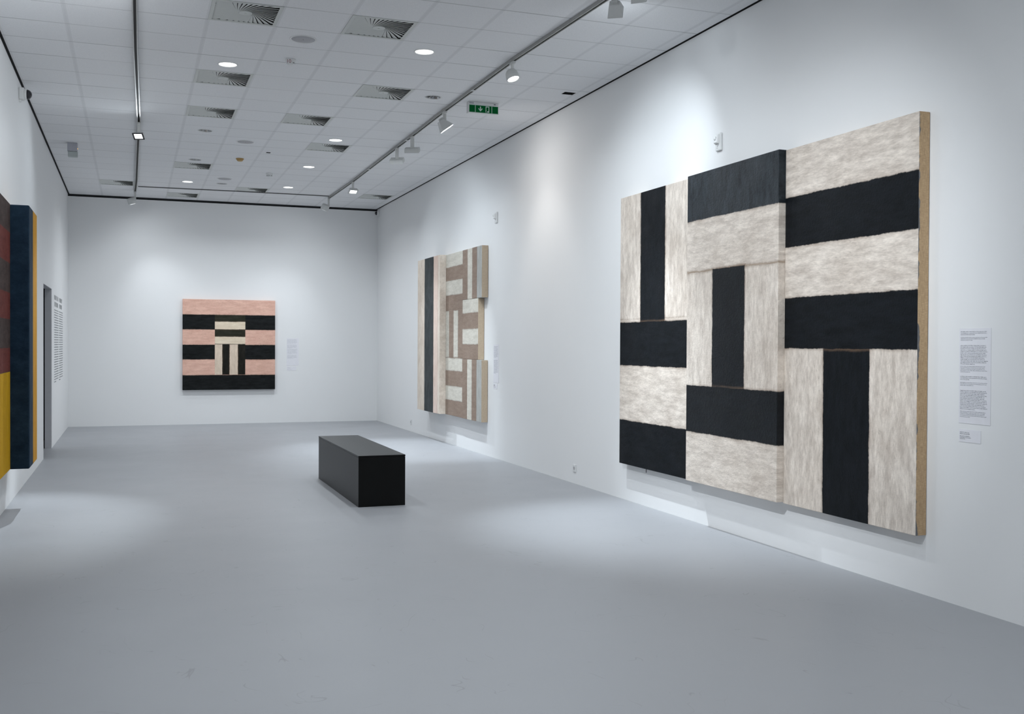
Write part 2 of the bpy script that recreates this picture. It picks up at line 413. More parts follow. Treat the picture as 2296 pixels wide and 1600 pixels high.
mA = paint_mat('brown and off white stripes, inner', 'lt', [RY(16.7, 15.3, 2.707, 2.927, 'br'), RY(16.7, 15.3, 2.214, 2.466, 'br'), RY(16.321, 16.065, 1.448, 2.23, 'br'), RY(15.817, 15.3, 1.448, 2.23, 'br'),
    RY(16.7, 15.3, 0.987, 1.234, 'br'), RY(16.7, 15.3, 0.2, 0.753, 'br'), RY(16.7, 15.3, 1.443, 1.453, 'br')], P2PAL, wob=0.012, edge_dirt=HAL, soft=0.004)
mB = paint_mat('brown and off white upright stripes', 'br', [RY(15.316, 15.088, 0, 4, 'lt'), RY(14.851, 14.3, 0, 4, 'gy')], P2PAL, wob=0.01, edge_dirt=HAL, soft=0.004)
mC = paint_mat('brown and off white level stripes', 'lt', [RY(15.7, 14.5, 1.904, 2.15, 'br'), RY(15.7, 14.5, 1.3, 1.665, 'br')], P2PAL, wob=0.012, edge_dirt=HAL, soft=0.004)
LIN2 = linen('pale linen edge', None, (0.46, 0.36, 0.26), (0.60, 0.49, 0.36)); 
canvas('canvas_panel', U(17.92), U(16.513), V(0.505), V(3.150), 0.205, [mT], P2)
canvas('canvas_panel', U(16.510), U(15.584), V(0.503), V(3.145), 0.10, [mA], P2)
canvas('canvas_panel', U(15.580), U(14.62), V(2.366), V(3.145), 0.103, [mB, LIN2], P2)
canvas('canvas_panel', U(15.580), U(14.795), V(1.434), V(2.363), 0.10, [mC, LIN2], P2)
canvas('canvas_panel', U(15.580), U(14.615), V(0.500), V(1.431), 0.103, [mB, LIN2], P2)

# --- P3: pink and black painting on back wall
W3, H3 = 1.848, 1.853
P3 = thing('square_painting', 'square painting of pink and black bars with a small striped inset, on the back wall', 'painting', 'back', (1.882, YB, 1.633))
def F3(a, b, c0, c1, k): return (-W3/2+a*W3, -W3/2+b*W3, H3/2-c1*H3, H3/2-c0*H3, k)
PK = ((0.68, 0.40, 0.32), (0.86, 0.57, 0.46), 'h', (0.56, 0.32, 0.24))
P3PAL = {'pk': PK, 'kh': ((0.008, 0.009, 0.009), (0.020, 0.022, 0.023), 'h', None), 'kg': ((0.022, 0.023, 0.016), (0.040, 0.040, 0.030), 'h', None),
         'ch': ((0.70, 0.58, 0.44), (0.84, 0.73, 0.58), 'h', None), 'cv': ((0.64, 0.52, 0.41), (0.82, 0.69, 0.56), 'v', None), 'kv': ((0.012, 0.012, 0.010), (0.026, 0.025, 0.021), 'v', None)}
m3 = paint_mat('pink and black bars', 'pk', [F3(-.2, 1.2, .169, .3325, 'kh'), F3(-.2, 1.2, .5016, .6634, 'kh'), F3(-.2, 1.2, .8366, 1.3, 'kh')], P3PAL, wob=0.009, soft=0.005, spec=0.05)
m3b = paint_mat('olive black and cream inset bars', 'kg', [F3(.2, .8, .245, .328, 'ch'), F3(.2, .8, .412, .493, 'ch'), F3(.2, .8, .493, 1, 'kv'), F3(.3, .4206, .497, 1, 'cv'), F3(.5016, .5896, .497, 1, 'cv')], P3PAL, wob=0.009, soft=0.005, spec=0.05)
a, b, c0, c1 = .3411, .6713, .171, .833
bm = bmesh.new()
x0, x1, y0, y1 = -W3/2, W3/2, -H3/2, H3/2
canvas('canvas_panel', x0, x1, y0, y1, 0.075, [m3], P3)
q = F3(a, b, c0, c1, '')
canvas('inset_panel', q[0], q[1], q[2], q[3], 0.0775, [m3b], P3, back=0.07)

# --- P4: left wall, partly out of frame
zc4 = 1.715
P4 = thing('relief_painting', 'red, brown, dark blue and yellow painting with a boxy projecting end, on the left wall', 'painting', 'left', (XL, 9.45, zc4))
U4 = lambda y: y-9.45
V4 = lambda z: z-zc4
def RL(ya, yb, z0, z1, k): return (U4(ya), U4(yb), V4(z0), V4(z1), k)
P4PAL = {'red': ((0.105, 0.030, 0.026), (0.15, 0.046, 0.038), 'h', None), 'bn': ((0.045, 0.033, 0.031), (0.075, 0.055, 0.050), 'h', None),
         'yl': ((0.42, 0.23, 0.010), (0.52, 0.30, 0.018), 'v', None), 'kb': ((0.007, 0.018, 0.034), (0.018, 0.038, 0.062), 'v', None),
         'yo': ((0.42, 0.20, 0.014), (0.52, 0.26, 0.022), 'v', None)}
m4 = paint_mat('red and brown bars over yellow and blue', 'bn', [RL(5, 12, 2.41, 2.70, 'red'), RL(5, 12, 1.88, 2.13, 'red'), RL(5, 12, 1.39, 1.61, 'red'), RL(5, 12, 0.1, 1.385, 'yl'), RL(9.05, 10.02, 0.1, 1.385, 'kb'), RL(5, 8.2, 0.1, 1.385, 'kb')], P4PAL, wob=0.008, soft=0.003, edge_dirt=False, gloss=0.6, spec=0.04)
m4b = paint_mat('dark blue and yellow', 'kb', [RL(11.24, 12, 0, 4, 'yo')], P4PAL, wob=0.003, soft=0.003, edge_dirt=False, gloss=0.55, spec=0.06)
canvas('canvas_panel', U4(7.2), U4(10.862), V4(0.455), V4(2.975), 0.10, [m4], P4)
bmo = canvas('projecting_panel', U4(10.865), U4(11.70), V4(0.453), V4(2.972), 0.266, [m4b], P4); bmo.modifiers[0].width = 0.012

# ================================================================ LABELS AND WALL TEXT
def text_lines(bm, x0, x1, ytop, n, pitch, h, rag=0.12, seed=1, words=True, depth=0.0006, z=0.0):
    rnd = random.Random(seed)
    for i in range(n):
        y = ytop - i*pitch; end = x1 - rnd.random()*rag*(x1-x0)
        if i == n-1 and n > 2: end = x0+(x1-x0)*(0.3+0.3*rnd.random())
        x = x0
        lw = h*0.40
        while x < end-0.4*h:
            for _k in range(rnd.randint(2, 9)):       # letters of one word
                if x+lw > end: break
                v = rnd.random(); hi = y if v < 0.28 else y-h*0.30; lo = y-h*1.22 if v > 0.90 else y-h
                if rnd.random() < 0.5: box(bm, x, x+lw*0.38, lo, hi, z, z+depth)
                else:
                    ym = (min(hi, y-h*0.30)+y-h)/2
                    box(bm, x, x+lw, ym-h*0.35, ym+h*0.35 if v < .5 else ym+h*0.10, z, z+depth)
                x += lw + h*0.16
            x += h*0.42
def label(name, lab, kind, loc, w_, h_, blocks, cat='label', card=True, group=None, thick=0.0025, ink=None):
    t = thing(name, lab, cat, kind, loc, group)
    zt = 0.001
    if card:
        obj('card', boxbm(-w_/2, w_/2, -h_/2, h_, 0.0005, thick) if False else boxbm(-w_/2, w_/2, -h_/2, h_/2, 0.0005, thick), CARD, t, bevel=0.0006); zt = thick
    for (x0, x1, y, n_, pitch, h, sd) in blocks:
        bm = bmesh.new(); text_lines(bm, x0, x1, y, n_, pitch, h, seed=sd, z=zt); obj('paragraph', bm, ink or INK, t)
    return t
# right wall, beside the triptych   (card Y 4.978..5.240, z 1.175..1.785)
w_, h_ = 0.262, 0.606
tb = []
yy = h_/2-0.018
for (n_, gap_, hh) in ((3, 0.008, .0055), (3, 0.024, .0045), (13, 0.006, .006), (5, 0.02, .0045), (3, 0.010, .006), (3, 0.024, .0045), (13, 0.006, .006), (5, 0.02, .0045)):
    pit = 0.0098 if hh > .005 else 0.0088
    tb.append((-w_/2+0.012, w_/2-0.022, yy, n_, pit, hh, len(tb)+3)); yy -= n_*pit+gap_
label('wall_label', 'tall text panel on the right wall beside the black and cream triptych', 'right', (XR, 5.109, 1.480), w_, h_, tb)
label('wall_label', 'small caption card directly below the tall text panel', 'right', (XR, 5.144, 1.098), 0.182, 0.082,
      [(-.082, .0, .026, 2, .0095, .0075, 21), (-.082, .015, .001, 3, .0088, .006, 22)])
# beside P2
label('wall_label', 'text panel beside the brown and off-white multi-panel painting', 'right', (XR, 14.245, 1.385), 0.24, 0.56,
      [(-.10, .085, .255, 12, .0145, .008, 31), (-.10, .085, .055, 14, .0145, .008, 33)], ink=INKL)
label('wall_label', 'caption card below the text panel of the multi-panel painting', 'right', (XR, 14.275, 1.055), 0.17, 0.075,
      [(-.075, .0, .024, 2, .012, .008, 35), (-.075, .03, -.008, 1, .01, .007, 36)])
# beside P3
label('wall_label', 'text panel on the back wall beside the pink and black painting', 'back', (3.18, YB, 1.485), 0.25, 0.58,
      [(-.112, .10, .27, 8, .0125, .0085, 41), (-.112, .10, .155, 6, .0125, .0085, 42), (-.112, .10, .065, 9, .0125, .0085, 43), (-.112, .10, -.065, 6, .0125, .0085, 44)], ink=INKL)
label('wall_label', 'caption card below the text panel on the back wall', 'back', (3.16, YB, 1.135), 0.20, 0.085,
      [(-.09, -.02, .028, 2, .013, .009, 45), (-.09, .03, -.008, 1, .012, .008, 46)], ink=INKL)
# left wall vinyl text beyond the doorway
t = thing('wall_text', 'two-column grey vinyl exhibition text on the left wall beyond the doorway', 'wall text', 'left', (XL, 19.38, 1.72))
def vy(y): return y-19.38
def vz(z): return z-1.72
rnd = random.Random(5); VHEAD = plain('grey vinyl heading', (0.30, 0.31, 0.32), 0.6)
for (a, b) in ((18.29, 19.20), (19.48, 20.28)):
    bm = bmesh.new()
    for (z_, hh) in ((2.435, 0.075), (2.325, 0.075)):
        x = a; e = b - (0.0 if z_ > 2.4 else 0.08)
        while x < e:
            ww = 0.035+0.02*rnd.random()
            if rnd.random() < .14: x += 0.05
            box(bm, vy(x), vy(x)+0.012, vz(z_)-hh, vz(z_), 0.0003, 0.0012)
            box(bm, vy(x)+0.012, vy(x)+ww-0.012, vz(z_)-0.014 if rnd.random() < .6 else vz(z_)-hh*.55, vz(z_) if True else 0, 0.0003, 0.0011)
            if rnd.random() < .6: box(bm, vy(x)+ww-0.014, vy(x)+ww-0.003, vz(z_)-hh, vz(z_)-0.01, 0.0003, 0.0010)
            x += ww+0.018
    obj('heading', bm, VHEAD, t)
VIN = plain('grey vinyl lettering', (0.27, 0.28, 0.29), 0.6)
for (a, b, sd) in ((18.29, 19.34, 8), (19.46, 20.47, 9)):
    bm = bmesh.new(); text_lines(bm, vy(a), vy(b), vz(2.205), 30, 0.0405, 0.019, rag=0.06, seed=sd, z=0.0003)
    obj('text_column', bm, VIN, t)

# ================================================================ SWIRL VENTS
def vent_meshes():
    fr = bmesh.new(); a, b = 0.2995, 0.268
    for (x0, x1, y0, y1) in ((-a, a, -a, -b), (-a, a, b, a), (-a, -b, -b, b), (b, a, -b, b)): box(fr, x0, x1, y0, y1, -0.002, 0.004)
    hub = lathebm([(0.058, -0.004), (0.060, 0.001), (0.056, 0.003), (0.010, 0.003), (0.008, 0.006), (0.004, 0.006)], 28)
    va = bmesh.new(); N = 38; r0, rm = 0.056, 0.42; dth = 2*PI/N
    for k in range(N):
        th0 = k*dth; pts = []; steps = 26
        for s_ in range(steps+1):
            r_ = r0 + (rm-r0)*s_/steps
            th = th0 - 1.30*(1-(r0/r_)**0.9)       # minus: local y is -Y
            p_ = (r_*math.cos(th), r_*math.sin(th))
            if max(abs(p_[0]), abs(p_[1])) > 0.269:
                pr = pts[-1]; t0, t1 = 0.0, 1.0
                for _ in range(14):
                    tm = (t0+t1)/2; q = (pr[0]+(p_[0]-pr[0])*tm, pr[1]+(p_[1]-pr[1])*tm)
                    if max(abs(q[0]), abs(q[1])) > 0.269: t1 = tm
                    else: t0 = tm
                pts.append((pr[0]+(p_[0]-pr[0])*t0, pr[1]+(p_[1]-pr[1])*t0)); break
            pts.append(p_)
        secs = []
        for i, (x, y) in enumerate(pts):
            q0, q1 = pts[max(0, i-1)], pts[min(len(pts)-1, i+1)]
            tx, ty = q1[0]-q0[0], q1[1]-q0[1]; l_ = math.hypot(tx, ty) or 1; tx /= l_; ty /= l_
            nx, ny = ty, -tx      # side that is raised
            r_ = math.hypot(x, y); wd = r_*dth*0.76
            cosr = abs((x*tx+y*ty)/r_); wd = max(0.0028, wd*max(0.55, cosr))
            hh = wd*0.20+0.0008
            A = Vector((x-nx*wd*0.55, y-ny*wd*0.55, 0.001)); B = Vector((x+nx*wd*0.55, y+ny*wd*0.55, 0.001-hh)); th_ = Vector((0, 0, -0.0012))
            secs.append([va.verts.new(A), va.verts.new(B), va.verts.new(B+th_), va.verts.new(A+th_)])
        for s0, s1 in zip(secs, secs[1:]):
            for i in range(4): va.faces.new((s0[i], s0[(i+1) % 4], s1[(i+1) % 4], s1[i]))
        va.faces.new(secs[0]); va.faces.new(secs[-1][::-1])
    pl = bmesh.new(); q = 0.294
    for args in ((-q, q, -q, q, -0.11, -0.10), (-q, -q+.004, -q, q, -0.10, -0.0025), (q-.004, q, -q, q, -0.10, -0.0025), (-q, q, -q, -q+.004, -0.10, -0.0025), (-q, q, q-.004, q, -0.10, -0.0025)): box(pl, *args)
    return fr, hub, va, pl
def cam_far(i, j): return cc(i, j)
VENT_LAB = {
 (2,-2): 'swirl vent cut by the top edge, the nearest on the left', (4,-2): 'near swirl vent right of the round loudspeaker',
 (2,2): 'swirl vent directly behind the nearest lit left downlight', (5,2): 'swirl vent beside the unlit downlight near the exit sign',
 (2,5): 'swirl vent in front of the unlit downlight on the left', (4,5): 'swirl vent in the middle of the ceiling, nearest the third lit downlight',
 (5,8): 'swirl vent directly behind the third lit downlight', (2,12): 'swirl vent directly behind the farther left unlit downlight',
 (0,16): 'swirl vent against the far end of the left lighting track', (8,16): 'swirl vent in the far right corner of the ceiling',
 (4,16): 'swirl vent beside the farthest right lit downlight', (2,18): 'swirl vent closest to the back wall, beyond the cross track'}
proto = None
def copy_tree(o, parent=None):
    c = o.copy(); COL.objects.link(c)
    if parent: c.parent = parent
    for ch in list(o.children): copy_tree(ch, c)
    return c
for c_ in VENTS:
    x, y = cc(*c_)
    if proto is None:
        proto = thing('ceiling_vent', '', 'vent', 'ceiling', (x, y, H))
        fr, hub, va, pl = vent_meshes()
        obj('frame', fr, VENTM, proto); obj('hub', hub, VENTM, proto); obj('swirl_vanes', va, VENTM, proto); obj('plenum_box', pl, VENTD, proto)
        t = proto
    else:
        t = copy_tree(proto); t.matrix_world = basis('ceiling', (x, y, H))
    t['label'] = VENT_LAB[c_]; t['group'] = 'swirl vents in the ceiling'

# ================================================================ DOWNLIGHTS
def downlight(c_, on, lab):
    x, y = cc(*c_)
    t = thing('downlight', lab, 'downlight', 'ceiling', (x, y, H), 'lit downlights' if on else 'unlit downlights')
    obj('trim_ring', lathebm([(0.091, -0.003), (0.091, -0.0005), (0.104, 0.0003), (0.104, 0.003), (0.096, 0.005), (0.089, 0.0), (0.089, -0.003), (0.091, -0.003)], 40, cap0=False, cap1=False), WPLAST, t, True)
    bm = bmesh.new()
    lathe(bm, [(0.089, -0.002), (0.078, -0.03), (0.060, -0.07), (0.045, -0.085), (0.045, -0.11)], 40, cap0=False, cap1=True)
    obj('reflector', bm, REFL if not on else WPLAST, t, True)
    if on:
        obj('diffuser', lathebm([(0.0865, -0.006), (0.0865, -0.004), (0.05, -0.003), (0.01, -0.0028)], 40), DISC_ON, t)
        l = bpy.data.lights.new('downlight_lamp', 'AREA'); l.shape = 'DISK'; l.size = 0.17; l.energy = K_NEAR if c_ in DL_NEAR else K_DOWN*(1.45 if c_[1] >= 15 else 1.0); l.color = WHITE
        l.spread = math.radians(150)
        lo = bpy.data.objects.new('downlight_lamp', l); COL.objects.link(lo); lo.parent = t
        lo.location = (0, 0, 0.008); lo.rotation_euler = (PI, 0, 0)
    else:
        bm = bmesh.new(); lathe(bm, [(0.022, -0.09), (0.024, -0.045), (0.020, -0.03), (0.006, -0.028)], 20)
        obj('bulb', bm, WPLAST, t, True)
        bm = bmesh.new()
        for s_ in (-1, 0, 1): box(bm, s_*0.035-0.0012, s_*0.035+0.0012, -math.sqrt(.083**2-(s_*.035)**2), math.sqrt(.083**2-(s_*.035)**2), -0.022, -0.006)
        obj('louvre', bm, REFL, t)
ONL = ['lit downlight in front of the second left swirl vent', 'lit downlight nearest the camera, towards the right track', 'lit downlight in the middle, just in front of a swirl vent',
       'lit right-row downlight between the middle lit one and the farthest', 'farthest lit downlight of the right row', 'farthest lit downlight of the left row']
for c_, l_ in zip(DL_ON, ONL): downlight(c_, True, l_)
for k, c_ in enumerate(DL_NEAR): downlight(c_, True, 'added lit downlight out of the picture, %s row, %s' % ('right' if c_[0] == 5 else 'left', ['just in front of the camera view','above the camera side','behind that one','farthest back'][k % 4]))
OFFL = ['unlit downlight near the right track and exit sign', 'unlit downlight on the left, behind the third left vent', 'unlit downlight just in front of a far left vent', 'farthest unlit downlight, between the far lit ones']
for c_, l_ in zip(DL_OFF, OFFL): downlight(c_, False, l_)

# loudspeakers
for c_, l_ in zip(SPK, ['large round ceiling loudspeaker nearest the camera', 'round ceiling loudspeaker half way down the room', 'faint round ceiling loudspeaker far down the room']):
    x, y = cc(*c_)
    t = thing('ceiling_loudspeaker', l_, 'loudspeaker', 'ceiling', (x, y, H), 'round ceiling loudspeakers')
    obj('rim', lathebm([(0.128, 0.0), (0.130, 0.004), (0.122, 0.007), (0.112, 0.004), (0.112, 0.0)], 44, cap0=False, cap1=False), WPLAST, t, True)
    obj('grille', lathebm([(0.113, 0.0005), (0.112, 0.0035), (0.06, 0.005), (0.008, 0.0055)], 44), GRILL, t, True)
    obj('centre_screw', lathebm([(0.004, 0.005), (0.004, 0.008)], 10), DARKPL, t)

# detectors
def detector(name, x, y, lab, cat, s=1.0, num=None, mat=WPLAST):
    t = thing(name, lab, cat, 'ceiling', (x, y, H))
    obj('base', lathebm([(0.050*s, 0), (0.052*s, 0.004*s), (0.052*s, 0.016*s), (0.047*s, 0.022*s)], 32), mat, t, True)
    bm = bmesh.new()
    lathe(bm, [(0.043*s, 0.020*s), (0.041*s, 0.030*s), (0.036*s, 0.050*s), (0.028*s, 0.056*s), (0.006*s, 0.058*s)], 32)
    obj('sensor_head', bm, mat, t, True)
    bm = bmesh.new()
    for k in range(8):
        a = 2*PI*k/8+0.2
        v, _ = box(bm, -0.009*s, 0.009*s, 0.0405*s, 0.0425*s, 0.036*s, 0.042*s)
        bmesh.ops.rotate(bm, verts=v, cent=(0, 0, 0), matrix=Matrix.Rotation(a, 3, 'Z'))
    obj('smoke_slot', bm, DARKPL, t)
    if num:
        o = text_obj('number', num, 0.052, plain('dark red ink', (0.22, 0.04, 0.05), 0.6), t, (-0.056, 0.0555, 0.046))
        o.rotation_euler = (-PI/2, 0, 0)
        bm = boxbm(-0.060, 0.004, 0.0532, 0.0550, 0.004, 0.050); obj('number_tag', bm, WPLAST, t)
        o.location = (-0.056, 0.0554, 0.047)
    return t
d1_ = detector('smoke_detector', 1.53, 10.80, 'white smoke detector marked with a red 10, nearest on the ceiling', 'smoke detector', 1.0, '10')
detector('smoke_detector', 2.206, 18.12, 'small white smoke detector far down the ceiling, without a red number', 'smoke detector', 1.15)
t = thing('amber_detector', 'small amber-coloured detector on the ceiling', 'detector', 'ceiling', (1.594, 16.85, H))
obj('base', lathebm([(0.060, 0), (0.062, 0.012), (0.058, 0.018)], 28), TAN, t, True)
obj('sensor_head', lathebm([(0.050, 0.017), (0.046, 0.034), (0.034, 0.044), (0.005, 0.046)], 28), TAN, t, True)
# slots
for (x, y, a, b), l_ in zip(SLOTS, ['tiny dark rectangular slot in the middle of the ceiling', 'dark rectangular opening in the ceiling near the right wall']):
    t = thing('ceiling_slot', l_, 'ceiling opening', 'ceiling', (x, y, H), 'dark ceiling openings')
    bm = bmesh.new(); k = 0.003
    box(bm, -a-k, a+k, -b-k, b+k, -0.09, -0.085); box(bm, -a-k, -a, -b, b, -0.085, 0.0015); box(bm, a, a+k, -b, b, -0.085, 0.0015)
    box(bm, -a-k, a+k, -b-k, -b, -0.085, 0.0015); box(bm, -a-k, a+k, b, b+k, -0.085, 0.0015)
    obj('recess', bm, VENTD, t)

# ================================================================ LIGHTING TRACKS
def trx(tab, y):
    for a, b in zip(tab, tab[1:]):
        if a[1] <= y <= b[1]: return a[0]+(b[0]-a[0])*(y-a[1])/(b[1]-a[1])
    return tab[-1][0]
def track(name, pts, lab, hw=0.018, dp=0.032, rail=None):
    mx = sum(p_[0] for p_ in pts)/len(pts); my = sum(p_[1] for p_ in pts)/len(pts)
    t = thing(name, lab, 'lighting track', None, (mx, my, H))
    bm = bmesh.new(); bs = bmesh.new(); bj = bmesh.new()
    P = [Vector((p_[0]-mx, p_[1]-my, 0)) for p_ in pts]
    def off(i, s_):
        a = P[max(0, i-1)]; b = P[min(len(P)-1, i+1)]; d = (b-a).normalized(); n_ = Vector((d.y, -d.x, 0)); return P[i]+n_*s_
    def strip(bm_, s0, s1, z0, z1):
        prev = None
        for i in range(len(P)):
            a, b = off(i, s0), off(i, s1)
            q = [bm_.verts.new((a.x, a.y, z0)), bm_.verts.new((b.x, b.y, z0)), bm_.verts.new((b.x, b.y, z1)), bm_.verts.new((a.x, a.y, z1))]
            if prev:
                for k in range(4): bm_.faces.new((prev[k], prev[(k+1) % 4], q[(k+1) % 4], q[k]))
            else: bm_.faces.new(q[::-1])
            prev = q
        bm_.faces.new(prev)
    strip(bm, -hw, -hw*0.55, -dp, -0.001); strip(bm, hw*0.55, hw, -dp, -0.001); strip(bm, -hw*0.55, hw*0.55, -dp*0.30, -0.001)
    obj('rail', bm, rail or TRACKM, t)
    strip(bs, -hw*0.53, hw*0.53, -dp*0.42, -dp*0.31); obj('contact_slot', bs, TRACKD, t)
    return t, (mx, my)
LT = [(-0.01, -3.0), (0.012, 7.0), (0.016, 9.43), (0.027, 10.83), (0.062, 13.3), (0.080, 14.5), (0.072, 16.8), (0.066, 19.6), (0.047, 21.15)]
RT = [(3.82, -3.0), (3.77, 6.5), (3.712, 8.2), (3.643, 9.94), (3.634, 12.35), (3.652, 14.0), (3.656, 14.9), (3.690, 18.3), (3.668, 20.6)]
tl, ol = track('lighting_track', LT, 'long grey lighting track on the left side of the ceiling', 0.022, 0.036)
tr, orr = track('lighting_track', RT, 'long grey lighting track running beside the right wall', 0.020, 0.034)
track('lighting_track', [(0.10, 20.52), (1.8, 20.44), (3.64, 20.42)], 'thin track crossing the far end of the ceiling between the two long ones', 0.011, 0.016, plain('dark grey rail', (0.12, 0.12, 0.12), 0.6))
for yj in (11.22, 14.30, 16.9):
    bm = bmesh.new(); box(bm, trx(RT, yj)-orr[0]-0.024, trx(RT, yj)-orr[0]+0.024, yj-orr[1]-0.03, yj-orr[1]+0.03, -0.0352, -0.034); obj('joint_cover', bm, FIXT, tr)

# ================================================================ TRACK SPOTLIGHTS
def aim(direction, up=Vector((0, 0, 1))):
    """local -Z looks along direction"""
    d = Vector(direction).normalized(); z = -d; x = up.cross(z)
    if x.length < 1e-4: x = Vector((1, 0, 0))
    x.normalize(); y = z.cross(x); m = Matrix.Identity(3)
    for i in range(3): m[i][0], m[i][1], m[i][2] = x[i], y[i], z[i]
    return m.to_4x4()
def spot(tab, y, style, target, lab, power=0.0, angle=60, blend=0.6, color=WHITE, drop=0.14, rad=0.02, group=None, xx=None, lit=True, spill=25, hsc=1.0, side=0.0):
    x = trx(tab, y) if xx is None else xx
    t = thing('track_spotlight', lab, 'spotlight', None, (x, y, H-0.036), group)
    obj('track_adapter', boxbm(-0.017, 0.017, -0.055, 0.055, -0.022, 0.002), FIXT, t, bevel=0.003)
    obj('stem', boxbm(-0.024 if style == 'tbar' else -0.018, 0.024 if style == 'tbar' else 0.018, -0.016, 0.016, -drop+0.02, -0.018) if style != 'round' else lathebm([(0.016, -drop+0.03), (0.016, -0.018)], 16), FIXT, t)
    hc = Vector((side, 0, -drop)); d = Vector(target)-Vector((x, y, H-0.036-drop)); R_ = aim(d); R_.translation = hc
    hs = []
    def head(name, bm, mat, **k):
        bmesh.ops.scale(bm, vec=(hsc, hsc, hsc), verts=bm.verts)
        o = obj(name, bm, mat, t, **k)
        if name == 'lamp_housing': o.matrix_local = R_; hs.append(o)
        else: o.parent = hs[0]
        return o
    if side:
        obj('side_arm', boxbm(min(0, side), max(0, side), -0.008, 0.008, -drop, -drop+0.026), FIXT, t, bevel=0.002)
    lz = 0.06
    if style == 'flood':        # shallow box flood
        bm = bmesh.new(); hull_box(bm, [(-.105, -.075, -.035), (.105, -.075, -.035), (.105, .075, -.035), (-.105, .075, -.035)], [(-.085, -.05, .03), (.085, -.05, .03), (.085, .05, .03), (-.085, .05, .03)])
        head('lamp_housing', bm, FIXT, bevel=0.004)
        bm = bmesh.new()
        for a_ in ((-.105, .105, -.075, -.052), (-.105, .105, .052, .075), (-.105, -.076, -.052, .052), (.076, .105, -.052, .052)): box(bm, *a_, -.044, -.0345)
        head('front_frame', bm, DARKPL if x < 2 else FIXT)
        head('lens', boxbm(-.074, .074, -.050, .050, -.0375, -.0352), LENS_ON if lit else REFL); lz = 0.05
    elif style == 'tbar':       # T shaped flood seen from behind
        bm = bmesh.new(); box(bm, -.10, .10, -.06, .06, -.010, .024)
        head('lamp_housing', bm, FIXT, bevel=0.005)
        bm = bmesh.new()
        for a_ in ((-.102, .102, -.062, -.056), (-.102, .102, .056, .062), (-.102, -.096, -.056, .056), (.096, .102, -.056, .056)): box(bm, *a_, -.036, .004)
        head('light_shield', bm, FIXT)
        head('lens', boxbm(-.088, .088, -.050, .050, -.0135, -.0108), LENS_ON if lit else REFL); lz = 0.040
    elif style == 'wedge':
        bm = bmesh.new(); hull_box(bm, [(-.075, -.085, -.05), (.075, -.085, -.05), (.075, .085, -.05), (-.075, .085, -.05)], [(-.05, -.045, .075), (.05, -.045, .075), (.05, .02, .075), (-.05, .02, .075)])
        head('lamp_housing', bm, FIXT, bevel=0.004)
        head('yoke', boxbm(-.030, .030, -.02, .03, .06, .10), FIXT, bevel=0.003)
        head('lens', boxbm(-.066, .066, -.076, .076, -.0525, -.0505), LENS_ON if lit else REFL); lz = 0.065
    elif style == 'round':
        head('lamp_housing', lathebm([(0.02, .07), (.045, .062), (.062, .035), (.068, 0), (.068, -.035), (.062, -.040), (.058, -.03), (.058, -.02)], 36, cap1=False), FIXT, smooth=True)
        head('lens', lathebm([(.0575, -.030), (.0575, -.027), (.03, -.024), (.005, -.0235)], 36), LENS_ON if lit else REFL); lz = 0.05
    elif style == 'drum':       # short drum seen from behind with side arm
        bm = lathebm([(0.02, .045), (.055, .042), (.062, .03), (.062, -.04), (.056, -.045), (.05, -.038)], 36, cap1=True)
        head('lamp_housing', bm, FIXT, smooth=True)
        head('lens', lathebm([(.05, -.0465), (.05, -.0445), (.004, -.044)], 36), LENS_ON if lit else REFL); lz = 0.055
    if power > 0:
        l = bpy.data.lights.new('spotlight_lamp', 'SPOT'); l.energy = power*K_SPOT; l.spot_size = math.radians(angle); l.spot_blend = blend
        l.color = color; l.shadow_soft_size = rad
        lo = bpy.data.objects.new('spotlight_lamp', l); COL.objects.link(lo); lo.parent = t
        m_ = R_.copy(); m_.translation = hc + R_.to_3x3() @ Vector((0, 0, -lz*hsc)); lo.matrix_local = m_
        # wide spill of the same lens around its core beam
        l2 = bpy.data.lights.new('spill_lamp', 'SPOT'); l2.energy = spill*K_SPILL; l2.spot_size = math.radians(165); l2.spot_blend = 1.0
        l2.color = color; l2.shadow_soft_size = rad*1.5
        lo2 = bpy.data.objects.new('spill_lamp', l2); COL.objects.link(lo2); lo2.parent = t; lo2.matrix_local = m_
    return t
G_R = 'spotlights along the right track'; G_L = 'spotlights along the left track'
# visible ones
spot(RT, 9.94, 'round', (4.55, 8.5, 0.0), 'glaring round spotlight on the right track, facing the camera', 640, 52, 1.0, COOL, 0.14, 0.025, G_R, spill=48)
spot(RT, 12.35, 'wedge', (4.99, 12.25, 2.5), 'wedge-shaped spotlight on the right track by the exit sign, its lens facing the right wall', 26, 70, 1.0, WARM, 0.17, 0.025, G_R, spill=50)
spot(RT, 14.0, 'tbar', (4.35, 15.6, 0.0), 'nearer of the two T-shaped floodlights on the right track', 470, 52, 1.0, COOL, 0.18, 0.02, G_R, spill=36)
spot(RT, 14.9, 'tbar', (4.8, 17.0, 0.6), 'farther of the two T-shaped floodlights on the right track', 55, 80, 1.0, COOL, 0.18, 0.02, G_R, spill=36)
spot(RT, 18.3, 'flood', (4.0, 15.8, 0.0), 'lit box floodlight with bright lens near the far end of the right track', 420, 58, 0.8, COOL, 0.15, 0.02, G_R, spill=35, hsc=0.8)
spot(RT, 20.6, 'drum', (2.3, 22.08, 0.6), 'drum-shaped spotlight at the far end of the right track', 60, 70, 1.0, WHITE, 0.17, 0.02, G_R, spill=26, hsc=1.25, side=-0.07)
spot(LT, 14.45, 'flood', (-1.5, 10.6, 0.0), 'lit box floodlight with dark frame on the left track', 640, 40, 0.8, COOL, 0.16, 0.02, G_L, spill=36, hsc=0.68)
